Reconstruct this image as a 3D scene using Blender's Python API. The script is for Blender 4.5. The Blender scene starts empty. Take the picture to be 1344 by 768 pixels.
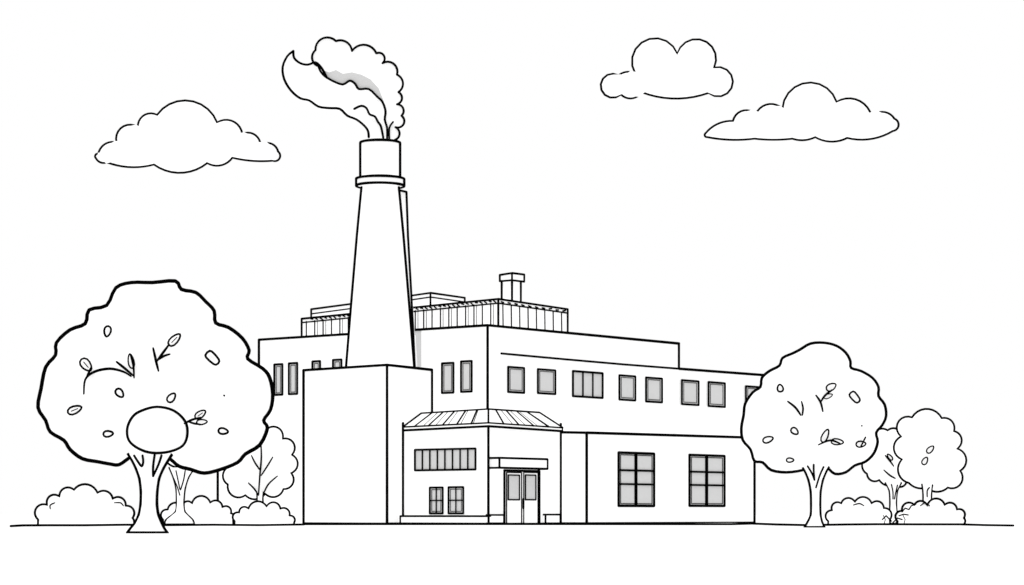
import bpy, math, random
from mathutils import Vector
random.seed(4)
sc = bpy.context.scene
# ------------------------------------------------------------------ camera
F, CX, HZ, H = 3176.0, 672.0, 676.0, 0.367     # long lens, low eye height (m)
cam = bpy.data.cameras.new("camera"); co = bpy.data.objects.new("camera", cam)
sc.collection.objects.link(co); sc.camera = co
co.location = (0, 0, H); co.rotation_euler = (math.radians(90), 0, 0)
cam.sensor_width = 36; cam.lens = 36*F/1344; cam.shift_y = (HZ-384)/1344
cam.clip_start = 0.5; cam.clip_end = 6000
EYE = Vector((0, 0, H))
LW = 1.22        # ink weight
# ------------------------------------------------------------------ light
w = bpy.data.worlds.new("World"); sc.world = w; w.use_nodes = True
bg = w.node_tree.nodes["Background"]; bg.inputs[0].default_value = (1, 1, 1, 1); bg.inputs[1].default_value = 1.0
sl = bpy.data.lights.new("sun", 'SUN'); sl.energy = 0.5; sl.angle = math.radians(20); sl.color = (1, .99, .97)
so = bpy.data.objects.new("sun", sl); sc.collection.objects.link(so); so.location = (0, 0, 60)
so.rotation_euler = (math.radians(45), 0, math.radians(-15))
sc.view_settings.view_transform = 'Standard'; sc.view_settings.look = 'None'; sc.view_settings.exposure = 0
# ------------------------------------------------------------------ materials
def mat(name, col, var=0.03, scale=3.0, em=0.):
    m = bpy.data.materials.new(name); m.use_nodes = True
    nt = m.node_tree; b = nt.nodes["Principled BSDF"]
    b.inputs["Roughness"].default_value = 1; b.inputs["Specular IOR Level"].default_value = 0
    if em:
        b.inputs["Emission Color"].default_value = (1, 1, 1, 1); b.inputs["Emission Strength"].default_value = em
    n = nt.nodes.new("ShaderNodeTexNoise"); n.inputs["Scale"].default_value = scale
    tc = nt.nodes.new("ShaderNodeTexCoord"); nt.links.new(tc.outputs["Object"], n.inputs["Vector"])
    r = nt.nodes.new("ShaderNodeValToRGB")
    r.color_ramp.elements[0].color = tuple(c*(1-var) for c in col)+(1,)
    r.color_ramp.elements[1].color = tuple(min(1, c*(1+var)) for c in col)+(1,)
    nt.links.new(n.outputs["Fac"], r.inputs["Fac"]); nt.links.new(r.outputs["Color"], b.inputs["Base Color"])
    return m
WHITE = mat("self_lit_white", (.7, .7, .7), em=.42); INK = mat("black_ink", (.0012, .0012, .0012))  # white surfaces glow faintly themselves, so they read flat and unshaded
GLASS = mat("grey_window_glass", (.6, .6, .6), .015); SHADE = mat("pale_grey_shade", (.58, .58, .58), .01)
# ------------------------------------------------------------------ helpers
def bp(u, v, D): return Vector(((u-CX)/F*D, D, H+(HZ-v)/F*D))
class Mesh:
    def __init__(s): s.v = []; s.f = []
    def face(s, pts):
        b = len(s.v); s.v += [tuple(p) for p in pts]; s.f.append(tuple(range(b, b+len(pts))))
    def add(s, vs, fs):
        b = len(s.v); s.v += [tuple(p) for p in vs]; s.f += [tuple(i+b for i in f) for f in fs]
NS = 8
sph = []; sphf = []
for j in range(1, 4):
    a = math.pi*j/4
    for i in range(NS):
        t = 2*math.pi*i/NS; sph.append(Vector((math.sin(a)*math.cos(t), math.sin(a)*math.sin(t), math.cos(a))))
sph += [Vector((0, 0, 1)), Vector((0, 0, -1))]
for j in range(2):
    for i in range(NS): sphf.append((j*NS+i, (j+1)*NS+i, (j+1)*NS+(i+1) % NS, j*NS+(i+1) % NS))
for i in range(NS):
    sphf.append((24, i, (i+1) % NS)); sphf.append((25, 16+(i+1) % NS, 16+i))
class Part:
    """one real-world object: white body, grey panes and ink contour rods"""
    def __init__(s, name, loc):
        s.name = name; s.loc = Vector(loc); s.parts = {}
    def m(s, key, material):
        if key not in s.parts: s.parts[key] = (Mesh(), material)
        return s.parts[key][0]
    def ink(s, pts, wpx=3.0, closed=False, key="ink_contour", taper=False):
        M = s.m(key, INK); pts = [Vector(p) for p in pts]
        if closed: pts = pts+[pts[0]]
        n = len(pts); ph = random.random()*6
        rs = []
        for i, p in enumerate(pts):
            r = LW*wpx/2*p.y/F*(1+.05*math.sin(ph+i*.4))
            if taper: r *= .62+.38*math.sin(math.pi*min(1, max(0, (i+.6)/(n+.2))))
            rs.append(r)
        for i, p in enumerate(pts):
            M.add([p+q*rs[i] for q in sph], sphf)
            if i < n-1:
                d = pts[i+1]-p
                if d.length < 1e-6: continue
                d.normalize(); a = d.orthogonal().normalized(); b = d.cross(a)
                vs = []
                for (c, r) in ((p, rs[i]), (pts[i+1], rs[i+1])):
                    for k in range(NS):
                        t = 2*math.pi*k/NS; vs.append(c+(a*math.cos(t)+b*math.sin(t))*r)
                M.add(vs, [(k, (k+1) % NS, NS+(k+1) % NS, NS+k) for k in range(NS)])
    def build(s):
        e = bpy.data.objects.new(s.name, None); e.location = s.loc; sc.collection.objects.link(e)
        e.empty_display_size = .5
        for k, (M, ma) in s.parts.items():
            me = bpy.data.meshes.new(k)
            me.from_pydata([tuple(Vector(v)-s.loc) for v in M.v], [], M.f); me.materials.append(ma); me.update()
            o = bpy.data.objects.new(k, me); sc.collection.objects.link(o); o.parent = e
        return e
RD = Vector((math.cos(math.radians(51)), math.sin(math.radians(51)))); LD = Vector((-RD.y, RD.x))
class Wall:
    def __init__(s, P, d):
        s.P = Vector(P); s.d = d; n = Vector((-d.y, d.x)); s.n = n if n.y < 0 else -n
    def D(s, u): return s.n.dot(s.P)/(s.n.x*(u-CX)/F+s.n.y)
    def pt(s, u, v, off=0):
        q = s.shift(off) if off else s
        return bp(u, v, q.D(u))
    def shift(s, t): return Wall(s.P+s.n*t, s.d)
    def hv(s, u0, v0, u1): return HZ-(HZ-v0)*s.D(u0)/s.D(u1)
def P2(u, D): return Vector(((u-CX)/F*D, D))
def at(p, z): return Vector((p.x, p.y, z))
def zof(v, D): return H+(HZ-v)/F*D
def block(o, u, D, uL, uR, vC, vL=None, vR=None, z0=0., w=3., key="walls", edges="C L R TL TR BL BR"):
    WL = Wall(P2(u, D), LD); WR = Wall(P2(u, D), RD); M = o.m(key, WHITE)
    vL = WL.hv(u, vC, uL) if vL is None else vL; vR = WR.hv(u, vC, uR) if vR is None else vR
    c = P2(u, D); l = P2(uL, WL.D(uL)); r = P2(uR, WR.D(uR)); b = l+r-c
    zc, zl, zr = zof(vC, D), zof(vL, l.y), zof(vR, r.y); zb = zl+zr-zc
    lo = [at(p, z0) for p in (c, r, b, l)]; hi = [at(c, zc), at(r, zr), at(b, zb), at(l, zl)]
    M.add(lo+hi, [(0, 1, 5, 4), (1, 2, 6, 5), (2, 3, 7, 6), (3, 0, 4, 7), (4, 5, 6, 7), (3, 2, 1, 0)])
    E = {"C": (lo[0], hi[0]), "L": (lo[3], hi[3]), "R": (lo[1], hi[1]), "TL": (hi[0], hi[3]), "TR": (hi[0], hi[1]),
         "BL": (lo[0], lo[3]), "BR": (lo[0], lo[1]), "K": (lo[2], hi[2]), "TK": (hi[1], hi[2]), "TJ": (hi[2], hi[3])}
    f = Vector((0, -.03, 0))
    for e in edges.split(): 
        a, bb = E[e]; o.ink([a+f+(bb-a)*i/6 for i in range(7)], w)
    return WL, WR
def rect(wl, u0, u1, v0, v1, off):
    return [wl.pt(u0, v0, off), wl.pt(u1, wl.hv(u0, v0, u1), off), wl.pt(u1, wl.hv(u0, v1, u1), off), wl.pt(u0, v1, off)]
def window(o, wl, u0, u1, v0, v1, cols=1, rows=1, w=2.3, mw=1.8, rowv=None, inner=False):
    o.m("window_glass", GLASS).face(rect(wl, u0, u1, v0, v1, .015))
    r = rect(wl, u0, u1, v0, v1, .04); o.ink(r, w, True, "window_frames")
    if inner:
        o.ink(rect(wl, u0+2.6, u1-2.6, v0+2.8, v1-2.8, .03), .6, True, "window_frames")
    for i in range(1, cols):
        f = i/cols; o.ink([r[0].lerp(r[1], f), r[3].lerp(r[2], f)], mw, key="window_frames")
    fr = [i/rows for i in range(1, rows)] if rowv is None else rowv
    for f in fr: o.ink([r[0].lerp(r[3], f), r[1].lerp(r[2], f)], mw, key="window_frames")
def slab(o, wl, u0, u1, v0, v1, th, key, w=2.4, ma=WHITE):
    fr = rect(wl.shift(th), u0, u1, v0, v1, 0); n3 = Vector((wl.n.x, wl.n.y, 0))*th
    bk = [p-n3 for p in fr]
    o.m(key, ma).add(fr+bk, [(0, 1, 2, 3), (4, 5, 1, 0), (5, 6, 2, 1), (6, 7, 3, 2), (7, 4, 0, 3), (7, 6, 5, 4)])
    o.ink(fr, w, True)
    for i in range(4): o.ink([fr[i], bk[i]], w)
def wline(o, wl, pts, w=2.5, off=.03): o.ink([wl.pt(u, v, off) for u, v in pts], w)
# ------------------------------------------------------------------ ground
gm = bpy.data.meshes.new("ground"); S = 3000
gm.from_pydata([(-S, -S, 0), (S, -S, 0), (S, S, 0), (-S, S, 0)], [], [(0, 1, 2, 3)])
gm.materials.append(WHITE); go = bpy.data.objects.new("ground", gm); sc.collection.objects.link(go)
gl = Part("pavement_edge", (0, 85, 0))
def gpt(u, v):
    D = H*F/(v-HZ); p = bp(u, v, D); p.z = .05; return p
L = [(14, 692.8), (30, 691.8), (60, 691.6), (110, 691.6), (165, 690.8), (220, 691.4), (280, 690.8), (340, 691.4), (399, 690.4)]
gl.ink([gpt(*p) for p in L], 2.5)
L = [(988, 689), (1020, 690.4), (1060, 691.4), (1110, 690.4), (1150, 690), (1200, 690.2), (1260, 690.2), (1295, 691.4), (1330, 692)]
gl.ink([gpt(*p) for p in L], 2.4)
gl.ink([gpt(u, 690.) for u in range(399, 990, 40)]+[gpt(990, 689)], 2.2)
gl.build()
# ------------------------------------------------------------------ factory
fb = Part("factory_building", (0, 105, 0))
# main block
ML, MR = block(fb, 640, 105, 340, 891, 427, 446, 451, w=2.9, edges="C L TL TR K TK TJ")
wline(fb, MR, [(891, 451), (891, 484)], 2.8)
wline(fb, MR, [(658, 464), (740, 471.5), (820, 478.5), (891, 484)], 2.2)
# upper storey continuing along the same wall
c = P2(885, MR.D(885))-MR.n*.05; e = P2(1006, MR.D(1006))-MR.n*.05
zt0, zt1 = zof(483.6, c.y), zof(492.6, e.y); q = LD*6; zb0 = zof(577, e.y)
lo = [at(c, zb0), at(e, zb0), at(e+q, zb0), at(c+q, zb0)]; hi = [at(c, zt0), at(e, zt1), at(e+q, zt1), at(c+q, zt0)]
fb.m("rear_wing_walls", WHITE).add(lo+hi, [(0, 1, 5, 4), (1, 2, 6, 5), (2, 3, 7, 6), (3, 0, 4, 7), (4, 5, 6, 7), (3, 2, 1, 0)])
fb.ink([MR.pt(891, 484), hi[1]], 2.8); fb.ink([lo[1], hi[1]], 2.8); fb.ink([hi[1], hi[2]], 2.8)
for a, b, t, bt, cc in [(667, 688, 481.5, 514.5, 1), (706, 729, 484.5, 516, 1), (752, 791, 487, 520, 3), (813, 834, 492.5, 524.5, 1),
                        (848, 869, 495.5, 527, 1), (895, 917, 499, 530.5, 1), (930, 951.5, 501.5, 533, 1), (979, 1001, 507, 537, 1)]:
    window(fb, MR, a, b, t, bt, cc, 1, inner=(cc == 1))
for a, b, t, bt in [(360, 370.5, 478.5, 518.5), (379, 390, 477, 517.5), (410, 420, 474.5, 515), (437, 448, 472.5, 513),
                    (580, 595, 477, 516), (605, 619, 474.5, 514.5)]:
    window(fb, ML, a, b, t, bt, 1, 1, 2.4, inner=True)
fb.m("painted_wall_shade", SHADE).face(rect(ML, 543, 553, 434, 482, .012))  # pale grey strip: shading painted on the wall as colour
# small annex behind the trees at the far left
block(fb, 345, 113, 286, 352, 575, z0=0, w=2.8, edges="L TL BL", key="annex_walls")
# front-right single storey wing
WL_, WR_ = block(fb, 770, 103, 661, 990, 568, 566, 574.5, w=3., key="front_wing_walls", edges="C R TL TR BL BR K TK")
for a, b, t, bt in [(812, 858.5, 594, 664), (905, 951, 597, 664)]:
    window(fb, WR_, a, b, t, bt, 2, 3, 2.7, 2.2, rowv=[.33, .59])
    r = rect(WR_, a+2.7, b-2.7, t+3, bt-3, .03); fb.ink(r, .8, True, "window_frames")
    m = (a+b)/2; fb.ink([WR_.pt(m-1.8, t+1, .03), WR_.pt(m-1.8, bt, .03)], 1.5, key="window_frames")
# entrance pavilion
EL, ER = block(fb, 641, 97, 529, 736, 552, z0=0, w=2.8, key="entrance_walls", edges="C L R BL BR")
slab(fb, EL, 525.5, 641, 677.5, 687, .12, "entrance_plinth", 2.1)
slab(fb, ER, 641.5, 661, 676, 687, .12, "entrance_plinth", 2.1)
slab(fb, ER, 716, 735, 675.5, 687, .12, "entrance_plinth", 2.1)
window(fb, EL, 544.5, 624, 590.5, 617.5, 8, 1, 2.3, 1.7)
window(fb, EL, 564, 581, 640, 674, 2, 2, 2.1, 1.4, inner=True)
window(fb, EL, 588.5, 608, 639.5, 674, 2, 2, 2.1, 1.4, inner=True)
# hipped standing-seam roof
eL, eR = Wall(P2(641, 96.5), LD), Wall(P2(641, 96.5), RD); rL, rR = Wall(P2(641, 98.6), LD), Wall(P2(641, 98.6), RD)
RF = fb.m("entrance_roof", WHITE)
e0, e1, e2 = eL.pt(529.5, 560.5), eL.pt(641, 555), eR.pt(738, 561.5)
r0, r1, r2 = rL.pt(553, 543), rL.pt(641, 537.5), rR.pt(708, 542)
f0, f1, f2 = eL.pt(529.5, 565), eL.pt(641, 559.5), eR.pt(738, 566)
RF.add([e0, e1, e2, r0, r1, r2, f0, f1, f2, e0+Vector((RD.x*4, RD.y*4, 0)), e2+Vector((LD.x*4, LD.y*4, 0)), Vector((r1.x, r1.y+5, r1.z))],
       [(0, 1, 4, 3), (1, 2, 5, 4), (6, 7, 1, 0), (7, 8, 2, 1), (0, 3, 9), (2, 10, 5), (3, 4, 11), (4, 5, 11), (3, 11, 9), (5, 10, 11)])
for pl, ww in [((e0, e1, e2), 1.8), ((f0, f1, f2), 2.5), ((r0, r1, r2), 2.8), ((e0, r0), 2.8), ((e2, r2), 2.8), ((e1, r1), 2.2), ((e0, f0), 2), ((e2, f2), 2)]:
    fb.ink(pl, ww)
for i in range(1, 6):
    f = i/6; a = r0.lerp(r1, f); b = e0.lerp(e1, f-.03)
    fb.ink([a, b], 2.2); fb.ink([a.lerp(r1, .1), b.lerp(e1, .12)], .9)
for i in range(1, 5):
    f = i/5; a = r1.lerp(r2, f-.06); b = e1.lerp(e2, f)
    fb.ink([a, b], 2.2); fb.ink([a.lerp(r2, .12), b.lerp(e2, .15)], .9)
# door with canopy
slab(fb, ER, 655.5, 718.5, 601, 614, .5, "door_canopy", 2.4)
dr = rect(ER, 662, 708, 617.5, 687.5, .03); fb.ink([dr[3], dr[0], dr[1], dr[2]], 2.4, key="door_frame")
for a, b in [(665, 684.5), (687.5, 706)]:
    fb.m("door_leaves", WHITE).face(rect(ER, a, b, 620, 687, .03)); fb.ink(rect(ER, a, b, 620, 687, .04), 1.4, True, "door_frame")
    fb.m("door_glass", GLASS).face(rect(ER, a+2.2, b-2.6, 623.5, 656, .045)); fb.ink(rect(ER, a+2.2, b-2.6, 623.5, 656, .06), 1.6, True, "door_frame")
fb.ink([ER.pt(687, 655, .1), ER.pt(687, 667, .1)], 2.4, key="door_handle")
# penthouse with slatted screen
PL, PR = block(fb, 654, 107, 396, 745, 392.5, 418.5, 406, z0=8., w=2.4, key="penthouse_walls", edges="C L R TL TR TK TJ")
def lv(u, uA, vA, uB, vB): return vA+(vB-vA)*(u-uA)/(uB-uA)
for u in range(402, 654, 11):
    v = lv(u, 654, 397, 396, 422.5); wline(fb, PL, [(u, v), (u, v+38)], 1.4, .02)
    if u % 3: wline(fb, PL, [(u+3.5, v+2), (u+3.5, v+38)], .6, .02)
wline(fb, PL, [(654, 398), (396, 423.5)], 1.7, .02)
for u in range(660, 745, 11):
    v = lv(u, 654, 398, 745, 411); wline(fb, PR, [(u, v), (u+.5, v+38)], 1.4, .02)
wline(fb, PR, [(654, 398), (745, 411)], 1.7, .02)
for u in range(408, 652, 6):     # vent studs under the coping
    if 458 < u < 541: continue
    v = lv(u, 654, 395.5, 396, 421); wline(fb, PL, [(u, v-1.2), (u+2.6, v+random.uniform(-1, 1.2))], 1.6, .03)
for u in range(658, 744, 9):
    v = lv(u, 654, 395.5, 745, 409); wline(fb, PR, [(u, v), (u+3, v+random.uniform(-.6, 1.6))], 1.7, .03)
# roof units
def unit(u, D, uL, uR, vC, vL, vR, key, band, w=2.2, vb=None):
    a, b = block(fb, u, D, uL, uR, vC, vL, vR, z0=(9.6 if vb is None else zof(vb, D)), w=w, key=key, edges="C L R TL TR BL BR K TK TJ" if vb else "C L R TL TR TK TJ")
    if band: wline(fb, a, [(u, vC+band), (uL, vL+band)], 1.6, .01); wline(fb, b, [(u, vC+band), (uR, vR+band)], 1.6, .01)
unit(476, 114, 408.5, 520, 397, 406, 401, "air_handling_unit", 6)
unit(565, 112.5, 520, 610, 384.5, 391, 391, "cooling_unit", 5.5)
unit(672, 111, 658.5, 683.5, 366, 367, 367, "roof_vent", 0, 2.5)
unit(672, 110.8, 656, 688, 358.5, 361, 360.5, "roof_vent_cap", 0, 2.3, vb=368)
# stack base block
block(fb, 508, 99.5, 398.5, 567, 479, 486, 485.5, w=3., key="stack_base_walls", edges="C L R TL TR BL BR K TK TJ")
fb.build()
# ------------------------------------------------------------------ smokestack
DS = 102.2; cx = (499-CX)/F*DS; k = DS/F
ss = Part("smokestack", (cx, DS, 6.2))
prof = [(486, 45), (400, 38), (310, 30.5), (246, 24.5), (243.5, 24.5), (243.5, 31.5), (234, 31.5), (233, 26), (187.5, 26), (187.5, 21), (200, 21)]
N = 48; vs = []
for v, r in prof:
    z = zof(v, DS); r -= 1.5
    for i in range(N):
        t = 2*math.pi*i/N; vs.append((cx+r*k*math.cos(t), DS+r*k*math.sin(t), z))
ss.m("shaft", WHITE).add(vs, [(j*N+i, j*N+(i+1) % N, (j+1)*N+(i+1) % N, (j+1)*N+i) for j in range(len(prof)-1) for i in range(N)])
def ring(v, r, w): ss.ink([Vector((cx+r*k*math.cos(2*math.pi*i/N), DS+r*k*math.sin(2*math.pi*i/N), zof(v, DS))) for i in range(N)], w, True)
ring(187.5, 26, 3.); ring(235, 31.5, 3.); ring(244, 31.5, 3.)
for s in (-1, 1):
    ss.ink([Vector((cx+s*r*k, DS, zof(v, DS))) for v, r in [(486, 45), (400, 38), (310, 30.5), (246, 24.5)]], 3.)
    ss.ink([Vector((cx+s*r*k, DS, zof(v, DS))) for v, r in [(235, 31.5), (243.5, 31.5)]], 3.)
    ss.ink([Vector((cx+s*26*k, DS, zof(v, DS))) for v in (187.5, 232)], 3.)
# flue pipe strapped to the right side
D2 = DS+.35
pipe = [(528.5, 251), (531, 300), (537.5, 390), (541.5, 440), (545, 486)]
for a, b in zip(pipe, pipe[1:]):
    for dd in (0, .3):
        ss.m("flue_pipe", WHITE).face([bp(a[0]-5, a[1], D2+dd), bp(a[0]+4, a[1], D2+dd), bp(b[0]+3, b[1], D2+dd), bp(b[0]-5, b[1], D2+dd)])
ss.ink([bp(525, 250, DS-.1), bp(533.5, 252, D2), bp(535.5, 310, D2), bp(539.5, 380, D2), bp(542, 428, D2), bp(544.5, 486, D2)], 2.6)
ss.ink([bp(534, 425, D2-.4), bp(541, 428, D2-.3)], 2)
ss.build()
# ------------------------------------------------------------------ organic shapes
def catmull(P, closed=True, sub=4):
    n = len(P); out = []
    rng = range(n) if closed else range(n-1)
    for i in rng:
        g = (lambda j: P[j % n]) if closed else (lambda j: P[min(max(j, 0), n-1)])
        p0, p1, p2, p3 = g(i-1), g(i), g(i+1), g(i+2)
        for s in range(sub):
            t = s/sub
            out.append(tuple(.5*(2*b+(c-a)*t+(2*a-5*b+4*c-d)*t*t+(3*b-a-3*c+d)*t**3) for a, b, c, d in zip(p0, p1, p2, p3)))
    if not closed: out.append(tuple(P[-1]))
    return out
def arc(p, q, b, n=9):
    """circular lobe from p to q"""
    p, q = Vector(p), Vector(q); d = q-p; Ln = d.length; o = Vector((d.y, -d.x))/Ln; s = b*Ln
    if abs(b) < .02: return [tuple(p+d*i/3) for i in range(3)]
    R = (Ln*Ln/4+s*s)/(2*s); c = (p+q)/2+o*(s-R)
    a0 = math.atan2(p.y-c.y, p.x-c.x); a1 = math.atan2(q.y-c.y, q.x-c.x)
    da = a1-a0
    if b > 0:
        while da <= 0: da += 2*math.pi
    else:
        while da >= 0: da -= 2*math.pi
    return [(c.x+abs(R)*math.cos(a0+da*i/n), c.y+abs(R)*math.sin(a0+da*i/n)) for i in range(n)]
def lobes(L, closed=True):
    out = []
    for i in range(len(L) if closed else len(L)-1):
        a = L[i]; b = L[(i+1) % len(L)]; out += arc(a[:2], b[:2], a[2])
    if not closed: out.append(L[-1][:2])
    return out
class Pillow:
    """rounded solid; its short axis points along the street towards the viewer's side"""
    def __init__(s, o, outline, c, D, T, w, key="crown", gap=None, ink=True, inset=None):
        s.o = o; s.P = outline; s.c = c; s.D = D; s.T = T
        a = bp(*c, D)-EYE; s.ax = a/a.y
        N = len(outline); rings = [.3, .55, .75, .88, .95, .985, 1.]
        M = o.m(key, WHITE)
        # body stops inside the contour rod (local inset along the outline normal)
        ins = w*LW*.42 if inset is None else inset
        body = []
        for i, (u, v) in enumerate(outline):
            a_, b_ = Vector(outline[i-1]), Vector(outline[(i+1) % N]); d = b_-a_
            nrm = Vector((d.y, -d.x)); nrm = nrm/nrm.length if nrm.length > 1e-6 else Vector((0, 0))
            if nrm.dot(Vector((u-c[0], v-c[1]))) < 0: nrm = -nrm
            if abs(v-HZ-H*F/D) < .3: nrm = Vector((nrm.x, 0))
            body.append((u-nrm.x*ins, v-nrm.y*ins))
        for sg in (-1, 1):
            vs = [bp(c[0], c[1], D)+s.ax*sg*T]; fs = []
            for t in rings:
                for u, v in body:
                    vs.append(bp(c[0]+(u-c[0])*t, c[1]+(v-c[1])*t, D)+s.ax*sg*T*math.sqrt(max(0, 1-t*t)))
            for vv in vs: vv.z = max(vv.z, .0)
            for i in range(N): fs.append((0, 1+i, 1+(i+1) % N))
            for j in range(len(rings)-1):
                for i in range(N):
                    fs.append((1+j*N+i, 1+j*N+(i+1) % N, 1+(j+1)*N+(i+1) % N, 1+(j+1)*N+i))
            M.add(vs, fs)
        if ink:
            seg = []
            for i in range(N+1):
                u, v = outline[i % N]
                if gap and gap(u, v):
                    if len(seg) > 1: o.ink([bp(a, b, D)-s.ax*.04 for a, b in seg], w)
                    seg = []
                else: seg.append((u, v))
            if len(seg) > 1: o.ink([bp(a, b, D)-s.ax*.04 for a, b in seg], w)
    def map(s, u, v, off=.12):
        du, dv = u-s.c[0], v-s.c[1]; r = math.hypot(du, dv); th = math.atan2(dv, du)
        if r < 1e-3: return bp(u, v, s.D-s.T-off)
        R = min(((abs((math.atan2(b-s.c[1], a-s.c[0])-th+math.pi) % (2*math.pi)-math.pi)), math.hypot(a-s.c[0], b-s.c[1])) for a, b in s.P)[1]
        t = min(1, r/R); return bp(u, v, s.D-s.T*math.sqrt(1-t*t)-off)
    def stroke(s, pts, w=2, smooth=True, off=.12):
        q = catmull(pts, False, 4) if smooth and len(pts) > 2 else pts
        s.o.ink([s.map(u, v, off) for u, v in q], w, key="ink_leaves", taper=len(q) > 3)
    def leaf(s, u, v, ln, wd, ang, w=2, rib=True, square=False):
        a = math.radians(ang); ca, sa = math.cos(a), -math.sin(a)
        ln *= 1.08; wd *= 1.1
        pts = []
        for i in range(12):
            t = 2*math.pi*i/12; x = math.cos(t); y = math.sin(t)*(1-.25*math.cos(t))
            if square: x = math.copysign(abs(x)**.6, x); y = math.copysign(abs(y)**.6, y)
            x *= ln/2; y *= wd/2
            pts.append((u+x*ca-y*sa, v+x*sa+y*ca))
        s.o.ink([s.map(p, q) for p, q in pts], w, True, "ink_leaves")
        if rib: s.o.ink([s.map(u-ln*.25*ca, v-ln*.25*sa), s.map(u+ln*.22*ca, v+ln*.22*sa)], w*.5, key="ink_leaves")
def trunk(o, D, lev, w, dy=0., strokes=()):
    vs = []; n = 14
    D = D-dy
    for v, a, b in lev:
        m = (a+b)/2; r = ((b-a)/2-w*LW*.4)*D/F; c = bp(m, v, D)
        c.z = max(c.z, 0)
        for i in range(n):
            t = 2*math.pi*i/n; vs.append(Vector((c.x+r*math.cos(t), c.y+r*.7*math.sin(t), c.z)))
    o.m("trunk", WHITE).add(vs, [(j*n+i, j*n+(i+1) % n, (j+1)*n+(i+1) % n, (j+1)*n+i) for j in range(len(lev)-1) for i in range(n)])
    q = catmull([(v, a, b) for v, a, b in lev], False, 3)
    o.ink([bp(a, v, D) for v, a, b in q], w); o.ink([bp(b, v, D) for v, a, b in q], w)
    v, a, b = lev[-1]; m = (a+b)/2; r = (b-a)/2
    pl = []
    for t in range(9):
        p = bp(m-r*math.cos(t*math.pi/8), v, D-r*D/F*.75*math.sin(t*math.pi/8)); p.z = min(max(p.z, .02), .05); pl.append(p)
    o.ink(pl, w*.8)
    for st in strokes:
        f = max((b-a)/2*D/F for _, a, b in lev)
        o.ink([bp(u, v, D-f*.75) for u, v in catmull(st, False, 3)], w*.8)
# ---- big left tree
DL = H*F/24.
t = Part("deciduous_tree", ((195-CX)/F*DL, DL, 0))
cr = [(152, 378), (172, 371), (200, 371), (230, 369), (238, 380), (257, 384), (270, 396), (281, 408), (283, 424), (300, 430), (318, 444), (327, 460), (325, 471),
      (345, 484), (354, 496), (358, 518), (355, 538), (346, 552), (351, 562), (341, 584), (322, 596), (312, 607), (290, 616), (268, 621), (250, 616), (235, 612), (224, 603),
      (212, 597), (195, 596), (178, 597), (168, 602), (156, 610), (144, 609), (128, 606), (108, 602), (92, 590), (84, 578), (66, 567), (60, 552), (50, 535), (54, 510), (60, 482),
      (73, 466), (74, 450), (92, 433), (112, 425), (117, 407), (140, 401)]
p = Pillow(t, catmull(cr, True, 3), (205, 495), DL, 1.0, 4.0, gap=lambda u, v: 171 < u < 221 and v > 585)
bl = [(167, 562), (174, 547), (186, 539), (206, 534), (228, 539), (243, 553), (246, 570), (240, 585), (222, 593), (200, 594.5), (182, 589), (169, 578)]
Pillow(t, catmull(bl, True, 4), (206, 565), DL-1.15, .3, 2.9, key="foliage_clump")
trunk(t, DL, [(596, 168, 226), (604, 173, 221), (614, 178, 215), (628, 183, 209), (645, 185, 206.5), (662, 184.5, 206), (676, 182, 208), (688, 176, 213), (694, 171, 216), (699.5, 167, 220)], 3.3, .35,
      [[(176, 598), (181, 606), (186, 612), (188, 606), (187, 598)], [(203, 597), (201, 612), (201, 625)], [(201, 625), (208, 610), (212, 598)]])
S_ = p.stroke; 
S_([(110, 517), (112, 498), (124, 488), (144, 484), (162, 488), (172, 494)], 3); S_([(113, 497), (117, 488), (119, 483)], 2.6)
p.leaf(113, 479, 18, 11, -50, 2.1)
S_([(153, 475), (163, 483), (176, 494)], 3); S_([(176, 496), (175, 480), (171, 465)], 2.4); p.leaf(172, 474, 18, 7, 100, 1.7, False)
S_([(208, 487), (205, 475), (201, 457)], 3); S_([(206, 474), (214, 463), (222, 452)], 3); S_([(208, 472), (216, 467), (223, 465)], 2.6); p.leaf(229, 446, 19, 9, 45, 2.2)
p.leaf(141, 435, 13, 8, -100, 2.3, False); p.leaf(279, 470, 19, 10, -45, 2.5, False, True); p.leaf(98, 538, 18, 9, 22, 2.3); p.leaf(157, 516, 12, 8, -50, 2.4, False)
p.leaf(225, 522, 13, 8, 50, 2.2, False); p.leaf(142, 569.5, 12, 7, 5, 2.4, False); p.leaf(293, 566, 12, 7, -8, 2.4, False)
S_([(242, 556), (252, 551), (264, 548)], 2.6, off=.6); S_([(246, 553), (255, 556), (263, 557)], 2.4, off=.4); p.leaf(263, 544, 15, 8, 35, 1.9); p.leaf(265, 554, 13, 6, 5, 1.7, False)
t.ink([p.map(294, 519), p.map(294.5, 519.5)], 2.2)
t.build()
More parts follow.
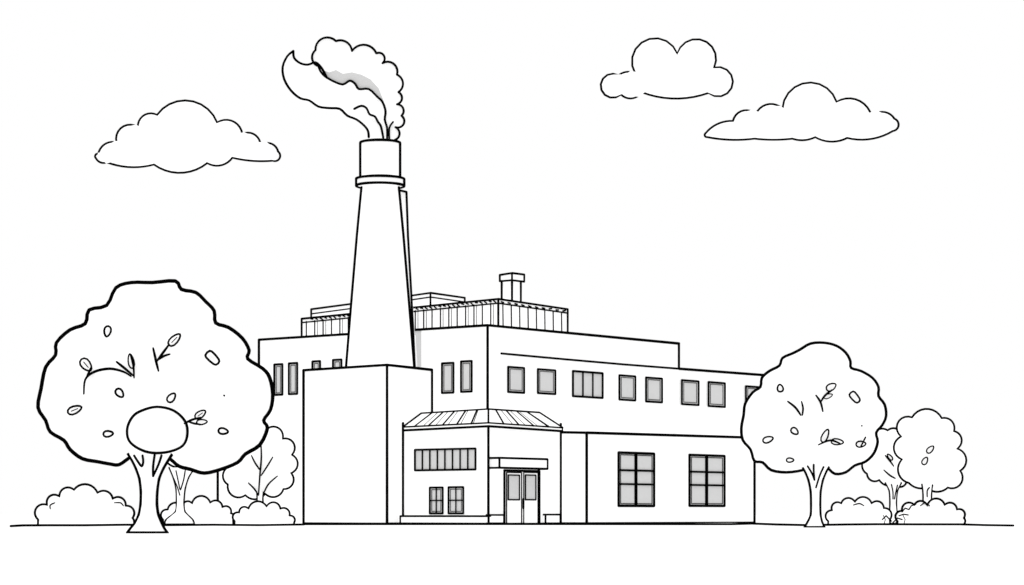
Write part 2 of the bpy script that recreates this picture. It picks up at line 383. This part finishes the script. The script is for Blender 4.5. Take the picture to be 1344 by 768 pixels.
# ---- right tree
DR = H*F/16.5
t = Part("deciduous_tree", ((1070-CX)/F*DR, DR, 0))
cr = [(1050, 459), (1064, 451), (1082, 450), (1098, 454), (1110, 463), (1116, 474), (1117, 483), (1130, 487), (1145, 496), (1153, 508), (1153, 520), (1161, 531), (1163, 546), (1158, 558),
      (1150, 568), (1152, 580), (1147, 595), (1136, 606), (1122, 611), (1110, 620), (1096, 622), (1086, 614), (1076, 610), (1064, 611), (1054, 617), (1032, 620), (1012, 617), (1001, 607),
      (990, 605), (985, 590), (975, 578), (973, 562), (976, 545), (978, 530), (988, 515), (998, 508), (1000, 496), (1010, 487), (1023, 480), (1027, 470), (1040, 464)]
p = Pillow(t, catmull(cr, True, 3), (1068, 538), DR, .95, 3.0, gap=lambda u, v: 1056 < u < 1085 and v > 600)
trunk(t, DR, [(608, 1050, 1091), (618, 1056, 1085), (630, 1061, 1080), (645, 1064, 1077), (662, 1064.5, 1076.5), (676, 1064, 1077), (685, 1060, 1079), (692, 1056, 1082)], 2.7, .2,
      [[(1060, 612), (1066, 622), (1069, 630)], [(1069, 630), (1068, 618), (1068, 610)], [(1071, 640), (1076, 624), (1081, 613)]])
S_ = p.stroke
S_([(1080, 540), (1077, 528), (1071, 519)], 2.6); S_([(1077, 528), (1083, 519), (1092, 512)], 2.6); p.leaf(1091, 508, 13, 8, 30, 1.7, False); p.leaf(1087, 520, 11, 5, 20, 1.3, False)
S_([(1034, 527), (1044, 535), (1051, 545)], 2.7); S_([(1053, 545), (1054, 536), (1052, 527)], 2.2)
p.leaf(1024, 509.5, 9, 7, 100, 2., False); p.leaf(1122, 521.5, 15, 8, -50, 2.1, False, True); p.leaf(1008, 577, 13, 7, 18, 1.9, False); p.leaf(1043, 566, 10, 7, -40, 2., False)
S_([(1074, 584), (1090, 578), (1104, 583)], 2.2); p.leaf(1083, 572, 17, 7, 65, 1.8, False); p.leaf(1099, 580, 15, 7, -5, 1.7, False)
p.leaf(1130, 583, 12, 7, 5, 1.8, False); S_([(1130, 586), (1136, 574)], 1.9); p.leaf(1037, 604, 9, 5, 0, 1.8, False)
t.ink([p.map(1131, 559), p.map(1131.3, 559)], 1.8)
t.build()
# ---- small background trees
def small_tree(name, D, outline, c, T, lev, strokes, marks=(), w=2.25, branches=()):
    t = Part(name, ((c[0]-CX)/F*D, D, 0))
    p = Pillow(t, outline, c, D, T, w)
    trunk(t, D, lev, w*.85, T*.5, strokes)
    for b in branches: p.stroke(b, w*.9)
    for m in marks: p.leaf(*m)
    t.build()
small_tree("deciduous_tree", 90, lobes([(1183, 573, .45), (1197, 548, .3), (1236, 549, .3), (1252, 566, .35), (1256, 589, .35), (1260, 618, .4), (1244, 640, .2), (1216, 640, .15), (1193, 634, .3), (1184, 603, .35)]),
           (1219, 592), .8, [(636, 1210, 1224), (650, 1211.5, 1222.5), (690, 1211, 1223)], [[(1217, 652), (1217, 644), (1220, 640)]],
           [(1221, 590, 11, 6, 45, 1.6, False), (1214, 605, 10, 6, 60, 1.6, False)])
small_tree("deciduous_tree", 97, lobes([(1138, 600, .3), (1146, 574, .3), (1165, 565, .3), (1184, 572, .2), (1190, 600, .25), (1190, 628, .4), (1174, 636, .2), (1154, 630, .3), (1138, 622, .3)]),
           (1165, 600), .6, [(634, 1162, 1183), (644, 1167, 1178), (660, 1168, 1176.5), (676, 1167, 1178), (687, 1163, 1183)], [[(1170, 636), (1172, 646), (1172, 655)], [(1174, 655), (1176, 645), (1178, 637)]],
           [(1168, 600, 9, 4, 130, 1.6, False)], branches=[[(1162, 598), (1168, 605), (1173, 612)], [(1160, 617), (1168, 624), (1175, 628)]])
small_tree("deciduous_tree", 93, lobes([(303, 612, .4), (312, 585, .3), (328, 567, .35), (352, 562, .35), (371, 576, .4), (383, 597, .35), (382, 621, .35), (372, 642, .3), (348, 648, .25), (322, 650, .35), (299, 636, .35)]),
           (343, 608), .7, [(646, 337, 346), (655, 337.5, 345), (688, 336, 347)], [],
           branches=[[(342, 574), (343, 600), (341, 625), (339, 655)], [(330, 598), (335, 608), (342, 618)], [(358, 600), (352, 610), (343, 624)], [(326, 634), (334, 642), (339, 650)], [(364, 625), (352, 636), (345, 650)]])
small_tree("deciduous_tree", 90, lobes([(212, 590, .3), (225, 560, .3), (255, 556, .3), (280, 575, .3), (282, 600, .3), (262, 612, .2), (235, 614, .2)]),
           (247, 586), .6, [(614, 222, 256), (626, 227, 248), (642, 231, 243), (660, 231.5, 241.5), (672, 230, 243), (682, 218, 253), (688, 216, 255)], [[(231, 618), (234, 632), (236, 642)], [(237, 643), (241, 630), (243, 618)], [(228, 628), (233, 640), (236, 650)]])
# ---- bushes
def bush(D, L, c, T=.6, w=2.2, marks=()):
    t = Part("round_bush", ((c-CX)/F*D, D, 0)); vb = HZ+H*F/D
    pts = lobes(L, False)
    pts = [(pts[0][0], vb)]+pts+[(pts[-1][0], vb)]
    n = 8; bot = [(pts[-1][0]+(pts[0][0]-pts[-1][0])*i/n, vb) for i in range(1, n)]
    p = Pillow(t, pts+bot, (c, vb-1), D, T, w, key="foliage")
    for m in marks: p.stroke(m, 1.7)
    t.build()
bush(86, [(50, 682, .45), (62, 663, .4), (78, 652, .35), (97, 643, .3), (128, 647, .3), (148, 655, .35), (165, 664, .35), (174, 680, .1), (176, 684, 0)], 112, w=2.4,
     marks=[[(66, 668), (66, 663), (72, 660)], [(150, 660), (158, 660), (162, 664)]])
bush(92, [(214, 682, .4), (220, 669, .35), (240, 665, .4), (252, 661, .4), (276, 660, .35), (292, 666, .4), (303, 674, .4), (306, 683, 0)], 260, .5, 2.2)
bush(89, [(308, 684, .45), (314, 673, .4), (326, 668, .35), (350, 665, .4), (368, 668, .35), (380, 677, .35), (386, 686, 0)], 346, .5, 2.2)
bush(92, [(1087, 684, .4), (1092, 670, .4), (1104, 661, .35), (1122, 659, .35), (1144, 661, .35), (1160, 667, .35), (1168, 682, 0)], 1128, .5, 2.2, [[(1120, 663), (1128, 661), (1134, 664)]])
bush(87, [(1178, 684, .4), (1184, 671, .4), (1200, 663, .35), (1217, 664, .4), (1240, 663, .35), (1256, 669, .4), (1265, 680, .2), (1266, 687, 0)], 1222, .5, 2.4, [[(1208, 664), (1214, 660), (1220, 664)]])
gt = Part("grass_tuft", ((1172-CX)/F*86, 86, 0))
for pl in ([(1158, 682), (1163, 677), (1170, 684)], [(1172, 686), (1178, 680), (1184, 682)], [(1184, 672), (1188, 667), (1193, 669), (1196, 664), (1202, 662)], [(1180, 677), (1186, 675), (1192, 676)]):
    gt.ink([bp(u, v, 85.6) for u, v in pl], 1.6)
for u in (1160, 1175, 1186): gt.ink([bp(u, 689, 85.6), bp(u+2, 682, 85.6), bp(u-1, 676, 85.6)], 1.)
gt.build()
# ------------------------------------------------------------------ clouds
def cloud(L, c, D=160, w=2.3):
    t = Part("cumulus_cloud", bp(c[0], c[1], D)); Pillow(t, lobes(L), c, D, 1.2, w, key="cloud_body"); t.build()
cloud([(129, 202, .22), (153, 187, .35), (181, 167, .3), (206, 151, .3), (285, 161, .28), (318, 176, .28), (342, 191, .28), (365, 199, .45), (358, 211, .04), (305, 207, .2), (272, 214, .17), (202, 216, .08), (140, 213, .2), (126, 208, .4)], (245, 188))
cloud([(815, 124, 1.0), (812, 99, .16), (834, 97, .56), (889, 71, .56), (937, 89, .85), (930, 122, .09), (842, 121, .25)], (875, 100))
cloud([(926, 175, .12), (962, 159, .3), (992, 150, .27), (1027, 143, .42), (1098, 134, .26), (1144, 153, .25), (1174, 156, .4), (1172, 172, .1), (1112, 181, .13), (1070, 180, .1), (1040, 182, .03), (990, 182, .04), (928, 180, .4)], (1055, 160))
# ------------------------------------------------------------------ smoke
sm = Part("smoke_plume", (cx, DS, zof(184, DS)))
def puff(pts, D, key, ma=WHITE, th=.5):
    fr = [bp(u, v, D) for u, v in pts]; bk_ = [p+Vector((0, th, 0)) for p in fr]; n = len(fr)
    sm.m(key, ma).add(fr+bk_, [tuple(range(n)), tuple(range(2*n-1, n-1, -1))]+[(i, (i+1) % n, n+(i+1) % n, n+i) for i in range(n)])
right_edge = lobes([(429, 102, .1), (418, 87, .3), (414, 66, .35), (441, 54, .25), (462, 67, .3), (494, 70, .45), (502, 83, .35), (521, 98, .3), (523, 121, .35), (521, 137, .35), (527, 152, .45), (519, 167, .35), (518, 184, 0)], False)
inner = catmull([(429, 102), (438, 107), (450, 111), (459, 106), (466, 110), (471, 117), (484, 117), (495, 127), (502, 134), (506, 146), (505, 157), (508, 168), (508, 183)], False, 3)
left_edge = catmull([(385, 67), (377, 74), (371, 88), (373, 104), (382, 119), (394, 129), (406, 132), (418, 140), (432, 142), (446, 143), (456, 152), (468, 157), (478, 165), (483, 172), (484, 180)], False, 3)
left_top = catmull([(385, 67), (386, 76), (394, 83), (404, 85), (414, 82), (421, 88), (426, 96), (429, 102)], False, 3)
puff(right_edge+inner[::-1], DS, "smoke_right")
puff(left_edge+[(505, 184)]+inner[::-1][2:]+left_top[::-1], DS+.1, "smoke_left")
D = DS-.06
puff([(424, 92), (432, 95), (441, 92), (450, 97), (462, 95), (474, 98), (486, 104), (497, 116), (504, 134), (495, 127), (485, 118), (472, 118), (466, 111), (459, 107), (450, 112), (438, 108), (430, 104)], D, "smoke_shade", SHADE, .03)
D -= .05
for q, w_ in ((right_edge, 2.5), (inner, 2.5), (left_edge, 2.6), (left_top, 2.6)): sm.ink([bp(u, v, D) for u, v in q], w_)
sm.ink([bp(u, v, D) for u, v in catmull([(465, 143), (474, 139), (481, 142), (485, 150), (492, 153), (496, 160), (500, 166), (503, 181)], False, 3)], 2.5)
sm.ink([bp(u, v, D) for u, v in catmull([(516, 160), (511, 168), (511, 182)], False, 3)], 2)
sm.build()
